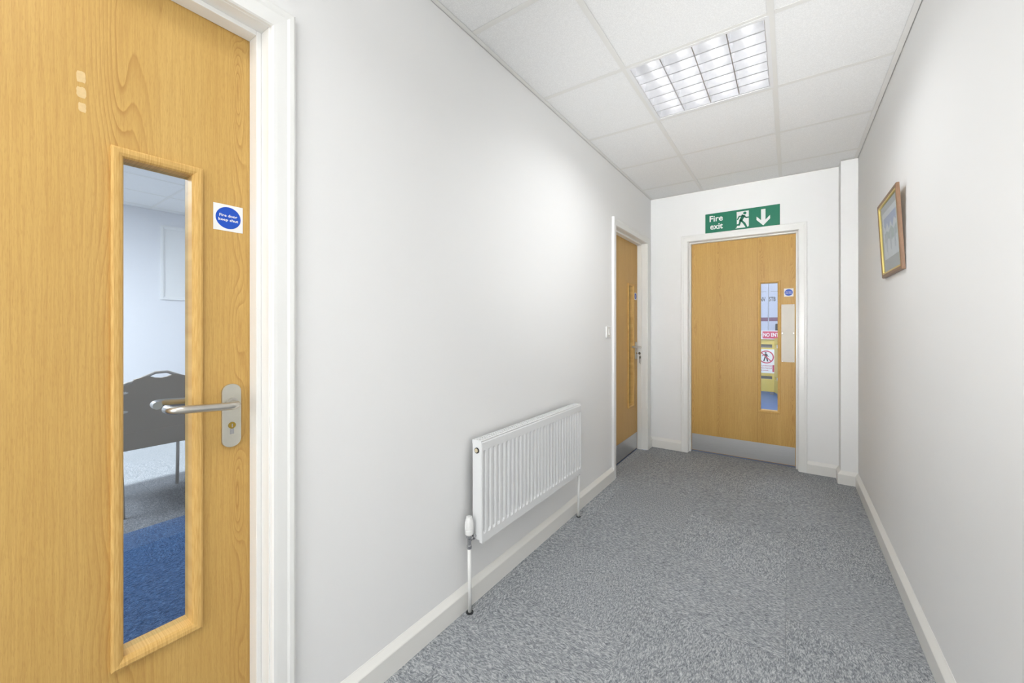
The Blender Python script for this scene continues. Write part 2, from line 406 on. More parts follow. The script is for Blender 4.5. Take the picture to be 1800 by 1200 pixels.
# floor: sub-floor plus carpet tiles
fl = st(box('floor', (XL-0.002, YB, -0.05), (XR+0.002, E+0.09, -0.008), 'dark_gap'), 'grey streaked carpet tile floor of the corridor', 'floor')
TS = 0.5; seam = -0.012
mesh_cache = {}
def carpet_tile(x0, x1, y0, y1, mat, parent, z=0.0):
    g = 0.0002
    key = (round(x1-x0, 4), round(y1-y0, 4), mat)
    if key not in mesh_cache:
        bm = bmesh.new(); w, d = (x1-x0)-2*g, (y1-y0)-2*g; c = 0.0006
        lo = [bm.verts.new(q) for q in ((0,0,-0.007),(w,0,-0.007),(w,d,-0.007),(0,d,-0.007))]
        md = [bm.verts.new(q) for q in ((0,0,-c),(w,0,-c),(w,d,-c),(0,d,-c))]
        tp = [bm.verts.new(q) for q in ((c,c,0),(w-c,c,0),(w-c,d-c,0),(c,d-c,0))]
        for A, B in ((lo, md), (md, tp)):
            for i in range(4): bm.faces.new((A[i], A[(i+1) % 4], B[(i+1) % 4], B[i]))
        bm.faces.new(tp); bm.faces.new(lo[::-1])
        bmesh.ops.recalc_face_normals(bm, faces=bm.faces)
        me = bpy.data.meshes.new('carpet_tile'); bm.to_mesh(me); bm.free(); me.materials.append(M[mat]); mesh_cache[key] = me
    o = bpy.data.objects.new('carpet_tile', mesh_cache[key]); COL.objects.link(o)
    o.location = (x0+g, y0+g, z); o.parent = parent
    return o
def lay(xs, ylo, yhi, yphase, stagger, fam, parent, z=0.0, flip=0):
    for ci, (x0, x1) in enumerate(zip(xs, xs[1:])):
        off = stagger if ci % 2 else 0.0
        k0 = math.floor((ylo-yphase-off)/TS); y = yphase+off+k0*TS; r = k0
        while y < yhi-1e-6:
            a, b = max(y, ylo), min(y+TS, yhi)
            if b-a > 0.01: carpet_tile(x0, x1, a, b, fam+('y' if (r+flip) % 2 == 0 else 'x'), parent, z)
            y += TS; r += 1
lay([XL, seam-2*TS, seam-TS, seam, XR], YB, E, 2.22, 0.25, 'carpet_', fl)
carpet_tile(D3[0], D3[1], E, E+0.085, 'carpet_x', fl)
carpet_tile(XL-0.085, XL, D1[0], D1[1], 'carpet_y', fl); carpet_tile(XL-0.085, XL, D2[0], D2[1], 'carpet_y', fl)

# ceiling: slab above, grid and tiles hanging under it
ce = st(box('ceiling', (XL, YB, 2.75), (XR, E, 2.80), 'slab'), 'white suspended ceiling of square tiles in a metal grid', 'ceiling')
X1, Y0 = -0.6616, 3.6973
cols = [XL, X1, X1+0.6, XR]
rows = [YB]+[Y0-0.6*k for k in range(10, -1, -1)]+[E]
HB = 0.012
troffer_rows = []
for (y0, y1) in zip(rows, rows[1:]):
    for ci, (x0, x1) in enumerate(zip(cols, cols[1:])):
        if ci == 1 and any(abs((y0+y1)/2-t) < 0.05 for t in TROFFERS): continue
        key = ('t', round(x1-x0, 3), round(y1-y0, 3))
        if key not in mesh_cache:
            bm = bmesh.new(); bx(bm, (0.004, 0.004, 0.0012), (x1-x0-0.004, y1-y0-0.004, 0.016)); bmesh.ops.recalc_face_normals(bm, faces=bm.faces)
            me = bpy.data.meshes.new('ceiling_tile'); bm.to_mesh(me); bm.free(); me.materials.append(M['tile']); mesh_cache[key] = me
        o = bpy.data.objects.new('ceiling_tile', mesh_cache[key]); COL.objects.link(o); o.location = (x0, y0, ZC+random.uniform(0, 0.0008)); o.parent = ce
for x in cols[1:3]:
    boxes('main_tee', [((x-HB, YB, ZC-0.0015), (x+HB, E, ZC)), ((x-0.001, YB, ZC), (x+0.001, E, ZC+0.035))], 'tbar', ce)
for y in rows[1:-1]:
    for x0, x1 in zip(cols, cols[1:]):
        xa = x0+(HB if x0 != XL else 0.0); xb = x1-(HB if x1 != XR else 0.0)
        boxes('cross_tee', [((xa+0.0005, y-HB, ZC-0.0008), (xb-0.0005, y+HB, ZC))], 'tbar', ce)
for nm, lst in (('wall_angle', [((XL+0.001, YB, ZC-0.002), (XL+0.022, E, ZC-0.0005)), ((XL+0.0005, YB, ZC-0.002), (XL+0.0025, E, ZC+0.02))]),
                ('wall_angle', [((XR-0.024, YB, ZC-0.002), (XR-0.003, YP, ZC-0.0005))]),
                ('wall_angle', [((XL+0.02, E-0.020, ZC-0.002), (0.318, E-0.001, ZC-0.0005))]),
                ('wall_angle', [((0.318, YP-0.020, ZC-0.002), (XR-0.024, YP-0.002, ZC-0.0005))]),
                ('wall_angle', [((XL+0.02, YB+0.001, ZC-0.002), (XR-0.024, YB+0.022, ZC-0.0005))])):
    boxes(nm, lst, 'tbar', ce)

# skirting boards
SK = [(0, 0), (0.018, 0), (0.018, 0.073), (0.0165, 0.0765), (0.003, 0.096), (0.0015, 0.099), (0, 0.099)]
def skirt(name, F, a0, a1, label, m0=0, m1=0):
    """m0 / m1 = mitre the end inwards (1) or outwards (-1)"""
    bm = bmesh.new(); R = [[bm.verts.new(F(a0+m0*t, b, t)), bm.verts.new(F(a1-m1*t, b, t))] for t, b in SK]; n = len(R)
    for i in range(n): bm.faces.new((R[i][0], R[i][1], R[(i+1) % n][1], R[(i+1) % n][0]))
    bm.faces.new([r[0] for r in R]); bm.faces.new([r[1] for r in R][::-1])
    return st(finish(name, bm, 'skirt'), label, 'baseboard')
AW = 0.058                                            # architrave width
MP = lambda a, b, t: (a, YP-t, b); MPs = lambda a, b, t: (0.318-t, a, b); MB = lambda a, b, t: (a, YB+t, b)
skirt('baseboard_left', ML, D1[1]+AW, D2[0]-AW, 'white skirting board along the left wall under the radiator')
skirt('baseboard_left', ML, YB, D1[0]-AW, 'white skirting board on the left wall before the near door', 1, 0)
skirt('baseboard_left', ML, D2[1]+AW, E, 'short white skirting piece between the side door and the end corner', 0, 1)
skirt('baseboard_end', ME, XL, D3[0]-AW, 'white skirting board on the end wall left of the end door', 1, 0)
skirt('baseboard_end', ME, D3[1]+AW, 0.318, 'white skirting board on the end wall right of the end door', 0, 1)
skirt('baseboard_corner', MP, 0.318, XR, 'white skirting board around the boxed corner', -1, 1)
skirt('baseboard_corner_return', MPs, YP, E, 'white skirting return on the side of the boxed corner', -1, 1)
skirt('baseboard_right', MR, YB, YP, 'white skirting board along the right wall', 1, 1)
skirt('baseboard_back', MB, XL, XR, 'white skirting board behind the camera', 1, 1)

# ---------------------------------------------------------------- doors
ARCH = [(0, 0), (0, 0.010), (0.003, 0.0145), (0.012, 0.0155), (0.036, 0.0165), (0.042, 0.019), (0.052, 0.020), (0.057, 0.018), (0.058, 0.013), (0.058, 0)]
BEAD = [(0, -0.022), (0, 0.002), (0.003, 0.0075), (0.009, 0.0105), (0.017, 0.011), (0.021, 0.0085), (0.021, 0.0), (0.006, 0.0), (0.006, -0.022)]
LT = 0.044; DD = 0.085
def make_door(name, F, jam, oakm, beadm, label, seen_from_inside=True):
    a0, a1 = jam; T0 = -DD
    r = root(name, F((a0+a1)/2, 0.0, T0-LT/2), label, 'door', kind='structure')
    # frame: jamb lining with planted stops
    bm = bmesh.new()
    pbx(bm, F, a0-JT, a0, 0, HEAD, -TH-0.001, 0.001); pbx(bm, F, a1, a1+JT, 0, HEAD, -TH-0.001, 0.001); pbx(bm, F, a0-JT, a1+JT, HEAD, HEAD+JT, -TH-0.001, 0.001)
    finish('door_frame', bm, 'gloss', r, bevel=0.0015)
    bm = bmesh.new(); s = 0.0125
    pbx(bm, F, a0, a0+s, 0, HEAD, T0+0.002, T0+0.045); pbx(bm, F, a1-s, a1, 0, HEAD, T0+0.002, T0+0.045); pbx(bm, F, a0+s, a1-s, HEAD-s, HEAD, T0+0.002, T0+0.045)
    finish('door_stop', bm, 'gloss', r, bevel=0.0015)
    for sd_ in 'lrt':
        mitred('architrave', F, a0-0.004, a1+0.004, 0.0, HEAD+0.001, ARCH, sd_, 'gloss', r, square=True)
        mitred('architrave', lambda a, b, t: F(a, b, -TH-t), a0-0.004, a1+0.004, 0.0, HEAD+0.001, ARCH, sd_, 'gloss', r, square=True)
    # leaf with the cut for the vision panel
    e = a1-s                                          # edge of the stop on the lock side
    v0, v1, z0, z1 = e-0.272, e-0.107, 0.438, 1.588   # outside of the beads
    h0, h1, y0, y1 = v0+0.013, v1-0.013, z0+0.013, z1-0.013
    l0, l1, b0, b1 = a0+0.002, a1-0.002, 0.010, HEAD-0.003
    bm = bmesh.new()
    oA = [(l0, b0), (l1, b0), (l1, b1), (l0, b1)]; iA = [(h0, y0), (h1, y0), (h1, y1), (h0, y1)]
    V = {}
    for tn, t in (('f', T0), ('b', T0-LT)):
        V[tn] = [bm.verts.new(F(a, b, t)) for a, b in oA], [bm.verts.new(F(a, b, t)) for a, b in iA]
        for i in range(4):
            O, I = V[tn]; j = (i+1) % 4; bm.faces.new((O[i], O[j], I[j], I[i]))
    for w in (0, 1):
        for i in range(4):
            j = (i+1) % 4; bm.faces.new((V['f'][w][i], V['f'][w][j], V['b'][w][j], V['b'][w][i]))
    finish('door_leaf', bm, oakm, r)
    bi = (v0+0.021, v1-0.021, z0+0.021, z1-0.021)
    for sd_ in 'lrtb':
        mitred('glazing_bead', F, *bi, BEAD, sd_, beadm, r, t_off=T0)
        mitred('glazing_bead', F, *bi, [(w, -LT-t) for w, t in BEAD], sd_, beadm, r, t_off=T0)
    pbox('glass_pane', F, h0+0.001, h1-0.001, y0+0.001, y1-0.001, T0-0.0250, T0-0.0225, 'glass', r)
    pbox('kick_plate', F, a0+s+0.004, e-0.004, 0.014, 0.166, T0, T0+0.0015, 'brushed', r)
    # blue mandatory sign
    sg = pbox('door_sign', F, e-0.083, e-0.016, 1.444, 1.513, T0, T0+0.001, 'sign_white', r)
    sg['label'] = 'small square sign with blue disc reading Fire door keep shut'
    ca, cb = e-0.0495, 1.4785
    ppoly('sign_disc', F, disc_pts(ca, cb, 0.0285), T0+0.001, T0+0.0014, 'sign_blue', sg)
    lettering('lettering', F, [('Fire door', ca-0.0205, cb+0.0025, 0.0068, 0.041), ('keep shut', ca-0.0225, cb-0.0085, 0.0068, 0.045)], 'sign_white', sg, T0+0.0016, 0.02)
    return r, e, T0

def lever_set(F, e, T0, parent, out=1, end='return'):
    """plate, return-to-door lever and euro cylinder; out=+1 corridor side, -1 room side"""
    base = T0 if out > 0 else T0-LT
    FF = lambda a, b, t: F(a, b, base+out*t)
    ca = e-0.044; z0, z1 = 0.874, 1.041; hw = 0.022
    pts = []
    for i in range(13):
        an = math.pi*i/12; pts.append((ca+hw*math.cos(an), z1-0.020+0.020*math.sin(an)))
    for i in range(13):
        an = math.pi+math.pi*i/12; pts.append((ca+hw*math.cos(an), z0+0.020+0.020*math.sin(an)))
    pl = ppoly('handle_plate', FF, pts, 0.0, 0.008, 'plate', parent, bevel=0.0012)
    bm = bmesh.new(); sp = 0.990; L = 0.135; R = 0.022; r = 0.0095; dep = 0.055
    P = [(ca, sp, 0.006), (ca, sp, dep-R)]
    for i in range(1, 7):
        an = math.pi/2*i/6; P.append((ca-R*(1-math.cos(an)), sp+0.001*i/6, dep-R+R*math.sin(an)))
    for i in range(0, 7):
        an = math.pi/2*i/6; P.append((ca-L+R-R*math.sin(an), sp+0.008, dep-R+R*math.cos(an)))
    P.append((ca-L, sp+0.008, 0.013))
    tube(bm, [FF(*p) for p in P], r, 16)
    tube(bm, [FF(ca, sp, 0.007), FF(ca, sp, 0.013)], 0.0145, 20)
    finish('lever', bm, 'satin', pl, smooth=True).data.set_sharp_from_angle(angle=math.radians(50))
    bm = bmesh.new(); poly(bm, FF, disc_pts(ca, 0.932, 0.0085, n=24), 0.008, 0.0105)
    cy = finish('lock_cylinder', bm, 'brass', pl)
    bm = bmesh.new(); pbx(bm, FF, ca-0.0012, ca+0.0012, 0.927, 0.936, 0.0105, 0.0108); pbx(bm, FF, ca-0.0045, ca+0.0045, 0.909, 0.923, 0.0080, 0.0088)
    finish('keyway', bm, 'chrome', pl)
    return pl, ca

d1, e1, T1 = make_door('door_1', ML, D1, 'oak1', 'bead_y', 'large oak veneer door with tall narrow glass panel nearest the camera')
lever_set(ML, e1, T1, d1, 1); lever_set(ML, e1, T1, d1, -1)
# torn paper left by old stickers
for (a0_, a1_, b0_, b1_) in ((0.155, 0.170, 1.703, 1.728), (0.155, 0.170, 1.671, 1.695), (0.158, 0.170, 1.642, 1.662)):
    n = 14; ca_, cb_ = (a0_+a1_)/2, (b0_+b1_)/2; pts = []
    for i in range(n):
        an = 2*math.pi*i/n; m = max(abs(math.cos(an)), abs(math.sin(an))); q = random.uniform(0.82, 1.0)/m
        pts.append((ca_+(a1_-a0_)/2*math.cos(an)*q, cb_+(b1_-b0_)/2*math.sin(an)*q))
    ppoly('paper_residue', ML, pts, T1, T1+0.0003, 'residue', d1)
d2, e2, T2 = make_door('door_2', ML, D2, 'oak2', 'bead_y', 'oak veneer side door in the left wall past the radiator, keys in its lock')
lever_set(ML, e2, T2, d2, 1)
d3, e3, T3 = make_door('door_3', ME, D3, 'oak3', 'bead_x', 'oak veneer end door with steel kick plate under the green sign')
pbox('push_plate', ME, e3-0.101, e3-0.008, 0.886, 1.378, T3, T3+0.0025, 'offwhite', d3, bevel=0.001)
for a in (e3-0.094, e3-0.015):
    for b in (0.893, 1.132, 1.371):
        bm = bmesh.new(); poly(bm, ME, disc_pts(a, b, 0.0025, n=8), T3+0.0025, T3+0.0031); finish('plate_screw', bm, 'chrome', d3)

# keys hanging in the side door's lock
ck = e2-0.044
kb = root('key_bunch', ML(ck, 0.932, T2+0.012), 'small bunch of metal keys hanging from the lock of the side door', 'keys')
bm = bmesh.new(); tube(bm, [ML(ck, 0.932, T2+0.011), ML(ck, 0.932, T2+0.030)], 0.0016, 6); poly(bm, lambda a, b, t: (XL+a, t, b), disc_pts(T2+0.038, 0.932, 0.011, 0.012, 16), ck-0.001, ck+0.001)
finish('key', bm, 'key', kb)
bm = bmesh.new()
tube(bm, [ML(ck+0.013*math.sin(2*math.pi*i/20), 0.910+0.013*math.cos(2*math.pi*i/20), T2+0.042) for i in range(21)], 0.0011, 6, cap=False)
finish('key_ring', bm, 'key', kb)
for i, (da, dt, ln) in enumerate(((-0.006, 0.0, 0.052), (0.005, 0.006, 0.060), (0.012, -0.004, 0.046))):
    bm = bmesh.new(); F2 = lambda a, b, t: ML(a, b, t)
    poly(bm, F2, disc_pts(ck+da, 0.892, 0.011, 0.012, 14), T2+0.040+dt, T2+0.042+dt)
    poly(bm, F2, [(ck+da-0.003, 0.885), (ck+da+0.003, 0.885), (ck+da+0.003, 0.892-ln), (ck+da, 0.888-ln), (ck+da-0.004, 0.896-ln), (ck+da-0.002, 0.901-ln)], T2+0.0402+dt, T2+0.0418+dt)
    finish('key', bm, 'key', kb)
keep(kb)

# ---------------------------------------------------------------- exit sign
ex = tag(pbox('exit_sign', ME, -0.636, -0.065, 2.047, 2.221, 0.0, 0.004, 'sign_green'), 'green fire exit sign with running figure and down arrow above the end door', 'sign')
sx0, sz0 = -0.636, 2.047; sw, sh = 0.571, 0.174
SG = lambda u, v, t: ME(sx0+u*sw, sz0+v*sh, t)       # sign coordinates 0..1
lettering('lettering', ME, [('Fire', sx0+0.036, sz0+0.101, 0.052, 0.108), ('exit', sx0+0.040, sz0+0.030, 0.052, 0.104)], 'sign_white', ex, 0.0046, 0.022)
pic = ppoly('pictogram', SG, [(0.425, 0.07), (0.445, 0.12), (0.442, 0.90), (0.605, 0.90), (0.605, 0.12), (0.585, 0.07)], 0.004, 0.0045, 'sign_white', ex)
bm = bmesh.new()
def limb(pts, w0, w1):
    """tapered stroke in sign coordinates (metric)"""
    for i, (p, q) in enumerate(zip(pts, pts[1:])):
        P, Q = Vector((p[0]*sw, p[1]*sh)), Vector((q[0]*sw, q[1]*sh)); d = (Q-P).normalized(); nrm = Vector((-d.y, d.x))
        P -= d*w0*0.3; Q += d*w1*0.3
        c = [P+nrm*w0/2, P-nrm*w0/2, Q-nrm*w1/2, Q+nrm*w1/2]
        poly(bm, lambda a, b, t: ME(sx0+a, sz0+b, t), [(x.x, x.y) for x in c], 0.0045, 0.0049)
poly(bm, lambda a, b, t: ME(sx0+a, sz0+b, t), disc_pts(0.552*sw, 0.795*sh, 0.0125, n=20), 0.0045, 0.0049)
limb([(0.530, 0.66), (0.498, 0.44)], 0.030, 0.022)        # trunk
limb([(0.530, 0.645), (0.480, 0.665), (0.453, 0.50)], 0.012, 0.009)   # rear arm
limb([(0.535, 0.655), (0.570, 0.560), (0.604, 0.565)], 0.012, 0.009)  # front arm
limb([(0.500, 0.46), (0.545, 0.28), (0.575, 0.08)], 0.018, 0.013)     # front leg
limb([(0.495, 0.45), (0.478, 0.24), (0.424, 0.22)], 0.018, 0.012)     # rear leg
finish('running_figure', bm, 'sign_green', pic)
ppoly('arrow', SG, [(0.792, 0.055), (0.878, 0.36), (0.878, 0.53), (0.820, 0.33), (0.820, 0.86), (0.764, 0.86), (0.764, 0.33), (0.706, 0.53), (0.706, 0.36)], 0.004, 0.0045, 'sign_white', ex)

# ---------------------------------------------------------------- radiator
RY0, RY1, RZ0, RZ1 = 1.282, 2.242, 0.287, 0.708
RF, RB = XL+0.080, XL+0.030
rad = root('radiator', (XL+0.055, (RY0+RY1)/2, RZ0), 'white ribbed panel radiator low on the left wall between the doors', 'radiator')
# pressed front panel: flutes sunk between raised ribs
bm = bmesh.new(); N = 29; pitch = (RY1-RY0)/N; dp = 0.0095
ys = [(RY0, 0), (RY0+0.010, 0)]
for i in range(N):
    c = RY0+pitch*(i+0.5)
    ys += [(c-0.0105, 0), (c-0.0055, 1), (c+0.0055, 1), (c+0.0105, 0)]
ys += [(RY1, 0)]
ys = [ys[0]]+[q for q in ys[1:] if q[0] > RY0+0.002]; ys = sorted(set(ys))
zs = [(RZ0, 0), (RZ0+0.034, 0), (RZ0+0.045, 1), (RZ1-0.043, 1), (RZ1-0.036, 0), (RZ1-0.004, 0), (RZ1, 0)]
g = [[bm.verts.new((RF-dp*a*b-(0.004 if z == RZ1 else 0), y, z)) for z, b in zs] for y, a in ys]
for i in range(len(g)-1):
    for j in range(len(zs)-1): bm.faces.new((g[i][j], g[i+1][j], g[i+1][j+1], g[i][j+1]))
bk = [[bm.verts.new((RF-0.014, y, z)) for z in (RZ0, RZ1)] for y in (RY0, RY1)]
bm.faces.new([g[0][j] for j in range(len(zs))]+[bk[0][1], bk[0][0]])
bm.faces.new([g[-1][j] for j in range(len(zs))]+[bk[1][1], bk[1][0]])
bm.faces.new([r_[0] for r_ in g]+[bk[1][0], bk[0][0]]); bm.faces.new([r_[-1] for r_ in g]+[bk[1][1], bk[0][1]])
finish('front_panel', bm, 'rad', rad)
# convector fins behind the panel
bm = bmesh.new()
for i in range(48):
    y = RY0+0.03+i*(RY1-RY0-0.06)/47
    bx(bm, (RB+0.006, y-0.0008, RZ0+0.03), (RF-0.015, y+0.0008, RZ1-0.03))
finish('convector_fins', bm, 'rad_grey', rad)['kind'] = 'stuff'
for y in (RY0-0.0015, RY1+0.0005):
    boxes('side_panel', [((RB, y, RZ0+0.010), (RF-0.003, y+0.0012, RZ1+0.004)), ((RB-0.001, y-0.0008, RZ1-0.012), (RF-0.002, y+0.002, RZ1+0.005))], 'rad', rad, bevel=0.0006)
# top grille: two rails and cross slats
bm = bmesh.new()
bx(bm, (RB, RY0, RZ1+0.0015), (RB+0.007, RY1, RZ1+0.005)); bx(bm, (RF-0.016, RY0, RZ1+0.0015), (RF-0.004, RY1, RZ1+0.005)); bx(bm, (RB+0.016, RY0, RZ1+0.0005), (RB+0.022, RY1, RZ1+0.004))
n = 60
for i in range(n):
    y = RY0+0.008+i*(RY1-RY0-0.016)/(n-1); bx(bm, (RB+0.006, y-0.0035, RZ1+0.0015), (RF-0.015, y+0.0035, RZ1+0.0042))
finish('top_grille', bm, 'rad', rad)
# air vent on the near end
bm = bmesh.new(); FV = lambda a, b, t: (RB+a, RY0-0.0015-t, b)
ring(bm, FV, 0.024, 0.671, 0.0085, 0.012, 0.0, 0.003, 20); finish('vent_ring', bm, 'black', rad)
bm = bmesh.new(); poly(bm, FV, disc_pts(0.023, 0.671, 0.0085, n=16), 0.0, 0.005); finish('vent_plug', bm, 'vent_plug', rad)
# wall brackets
boxes('wall_bracket', [((XL, RY0+0.12, RZ0+0.05), (RB+0.006, RY0+0.15, RZ1-0.05))], 'rad', rad); boxes('wall_bracket', [((XL, RY1-0.15, RZ0+0.05), (RB+0.006, RY1-0.12, RZ1-0.05))], 'rad', rad)
# thermostatic valve at the near end
VX, VY = XL+0.040, 1.247
def lathe(name, cx, cy, prof, mat, parent, n=20):
    bm = bmesh.new(); R_ = []
    for r_, z_ in prof: R_.append([bm.verts.new((cx+r_*math.cos(2*math.pi*i/n), cy+r_*math.sin(2*math.pi*i/n), z_)) for i in range(n)])
    for A, B in zip(R_, R_[1:]):
        for i in range(n): bm.faces.new((A[i], A[(i+1) % n], B[(i+1) % n], B[i]))
    bm.faces.new(R_[0][::-1]); bm.faces.new(R_[-1])
    o = finish(name, bm, mat, parent, smooth=True); o.data.set_sharp_from_angle(angle=math.radians(35)); return o
vb = lathe('valve_body', VX, VY, [(0.0095, 0.270), (0.0105, 0.272), (0.0105, 0.284), (0.009, 0.286), (0.009, 0.312), (0.012, 0.316), (0.012, 0.327)], 'chrome', rad)
hd = lathe('valve_head', VX, VY, [(0.013, 0.327), (0.0175, 0.332), (0.0185, 0.350), (0.0175, 0.3505), (0.0175, 0.353), (0.0185, 0.354), (0.0175, 0.372), (0.0145, 0.392), (0.0125, 0.398), (0.0125, 0.402), (0.009, 0.4035)], 'plastic', vb)
bm = bmesh.new()
for i in range(14):
    an = 2*math.pi*i/14; c, s = math.cos(an), math.sin(an)
    tube(bm, [(VX+0.0180*c, VY+0.0180*s, 0.357), (VX+0.0172*c, VY+0.0172*s, 0.375), (VX+0.0138*c, VY+0.0138*s, 0.394)], 0.0011, 5)
finish('head_ribs', bm, 'plastic', vb)
bm = bmesh.new(); tube(bm, [(VX+0.002, VY+0.004, 0.306), (VX+0.004, RY0+0.001, 0.312)], 0.0075, 14); tube(bm, [(VX+0.003, VY+0.018, 0.310), (VX+0.0035, VY+0.027, 0.311)], 0.0125, 6)
finish('valve_tail', bm, 'chrome', vb)
bm = bmesh.new(); tube(bm, [(VX, VY, 0.271), (VX, VY+0.003, 0.14), (VX-0.002, VY+0.006, -0.002)], 0.0078, 14); finish('supply_pipe', bm, 'gloss', rad, smooth=True)
lathe('pipe_collar', VX-0.002, VY+0.006, [(0.016, -0.001), (0.016, 0.002), (0.009, 0.004)], 'dark_gap', rad)
# lockshield at the far end
LXv, LYv = XL+0.048, 2.272
lathe('lockshield_valve', LXv, LYv, [(0.008, 0.262), (0.010, 0.264), (0.010, 0.275), (0.0085, 0.276), (0.0085, 0.300), (0.011, 0.302), (0.011, 0.328), (0.007, 0.332)], 'chrome', rad)
bm = bmesh.new(); tube(bm, [(LXv, LYv-0.002, 0.300), (LXv, RY1-0.001, 0.300)], 0.007, 10); finish('valve_tail', bm, 'chrome', rad)
bm = bmesh.new(); tube(bm, [(LXv, LYv, 0.263), (LXv, LYv, -0.002)], 0.0078, 14); finish('return_pipe', bm, 'gloss', rad, smooth=True)
lathe('pipe_collar', LXv, LYv, [(0.014, -0.001), (0.014, 0.002), (0.009, 0.004)], 'dark_gap', rad)
keep(rad)

for d_ in (d1, d2, d3): keep(d_)

# ---------------------------------------------------------------- light switch
sw_ = tag(pbox('light_switch', ML, 2.842, 2.928, 1.106, 1.192, 0, 0.009, 'plastic', bevel=0.003, seg=3), 'small white light switch on the left wall before the side door', 'switch')
bm = bmesh.new(); pts = [(2.877, 1.128), (2.893, 1.128), (2.893, 1.170), (2.877, 1.170)]
V0 = [bm.verts.new(ML(a, b, 0.009)) for a, b in pts]; V1 = [bm.verts.new(ML(a, b, 0.0105 if b > 1.15 else 0.0155)) for a, b in pts]
bm.faces.new(V1)
for i in range(4): bm.faces.new((V0[i], V0[(i+1) % 4], V1[(i+1) % 4], V1[i]))
finish('rocker', bm, 'plastic', sw_)
bm = bmesh.new()
for b in (1.179, 1.119):
    bm = bmesh.new(); poly(bm, ML, disc_pts(2.885, b, 0.003, n=10), 0.009, 0.0098); finish('switch_screw', bm, 'chrome', sw_)

# ---------------------------------------------------------------- framed picture on the right wall
PY0, PY1, PZ0, PZ1 = 2.417, 2.867, 1.446, 1.832
lean = 0.020
pf_ = root('framed_picture', (XR, (PY0+PY1)/2, PZ0), 'brown and gilt framed watercolour leaning out from the right wall', 'picture')
def FP(a, b, t):                                      # leaning plane: foot 2 mm off the wall, head 20 mm off
    return (XR-0.0015-t-lean*(b-PZ0)/(PZ1-PZ0), a, b)
PR = [(0, 0.003), (0, 0.0100), (0.004, 0.0105), (0.006, 0.0130), (0.016, 0.0140), (0.020, 0.0125), (0.022, 0.008), (0.022, 0.0)]
PG = [(-0.003, 0.003), (-0.003, 0.0108), (0.0, 0.0125), (0.005, 0.0122), (0.005, 0.003)]
ii = (PY0+0.022, PY1-0.022, PZ0+0.022, PZ1-0.022)
for s_ in 'lrtb':
    mitred('frame_moulding', FP, *ii, PR, s_, 'frame_brown', pf_); mitred('gilt_slip', FP, *ii, PG, s_, 'frame_gold', pf_)
pbox('mount', FP, ii[0]-0.002, ii[1]+0.002, ii[2]-0.002, ii[3]+0.002, 0.002, 0.0050, 'mount', pf_)
art = pbox('artwork', FP, PY0+0.062, PY1-0.066, PZ0+0.088, PZ1-0.062, 0.0050, 0.0054, 'paper', pf_)
a0_, a1_, b0_, b1_ = PY0+0.085, PY1-0.095, PZ0+0.120, PZ1-0.092
A = lambda u, v: (a0_+(a1_-a0_)*u, b0_+(b1_-b0_)*v)
bm = bmesh.new(); poly(bm, FP, [A(0, 1), A(0, .70), A(.14, .82), A(.3, .60), A(.44, .80), A(.58, .62), A(.74, .84), A(.88, .66), A(1, .78), A(1, 1)], 0.0054, 0.0056); finish('painted_sky', bm, 'art_sky', art)
bm = bmesh.new(); poly(bm, FP, [A(0, .62), A(.2, .5), A(.42, .66), A(.62, .52), A(.8, .6), A(1, .56), A(1, .28), A(.7, .36), A(.4, .26), A(0, .34)], 0.0054, 0.0056); finish('painted_hills', bm, 'art_green', art)
for u in (.10, .44, .78):
    ppoly('painted_column', FP, [A(u, 0), A(u+.11, .02), A(u+.12, .42), A(u+.055, .58), A(u-.01, .42)], 0.0056, 0.0057, 'art_grey', art)
pbox('backing_board', FP, PY0+0.010, PY1-0.010, PZ0+0.010, PZ1-0.010, 0.0, 0.002, 'backing', pf_)
pbox('picture_glass', FP, ii[0]-0.001, ii[1]+0.001, ii[2]-0.001, ii[3]+0.001, 0.0064, 0.0074, 'glass', pf_)
bm = bmesh.new(); tube(bm, [(XR-0.014, PY0+0.012, PZ1-0.10), (XR-0.006, (PY0+PY1)/2, PZ1-0.055), (XR-0.014, PY1-0.012, PZ1-0.10)], 0.001, 6)
finish('hanging_cord', bm, 'backing', pf_)
bm = bmesh.new(); tube(bm, [(XR+0.002, (PY0+PY1)/2, PZ1-0.056), (XR-0.009, (PY0+PY1)/2, PZ1-0.054)], 0.0015, 6); finish('wall_hook', bm, 'brass', pf_)
keep(pf_)

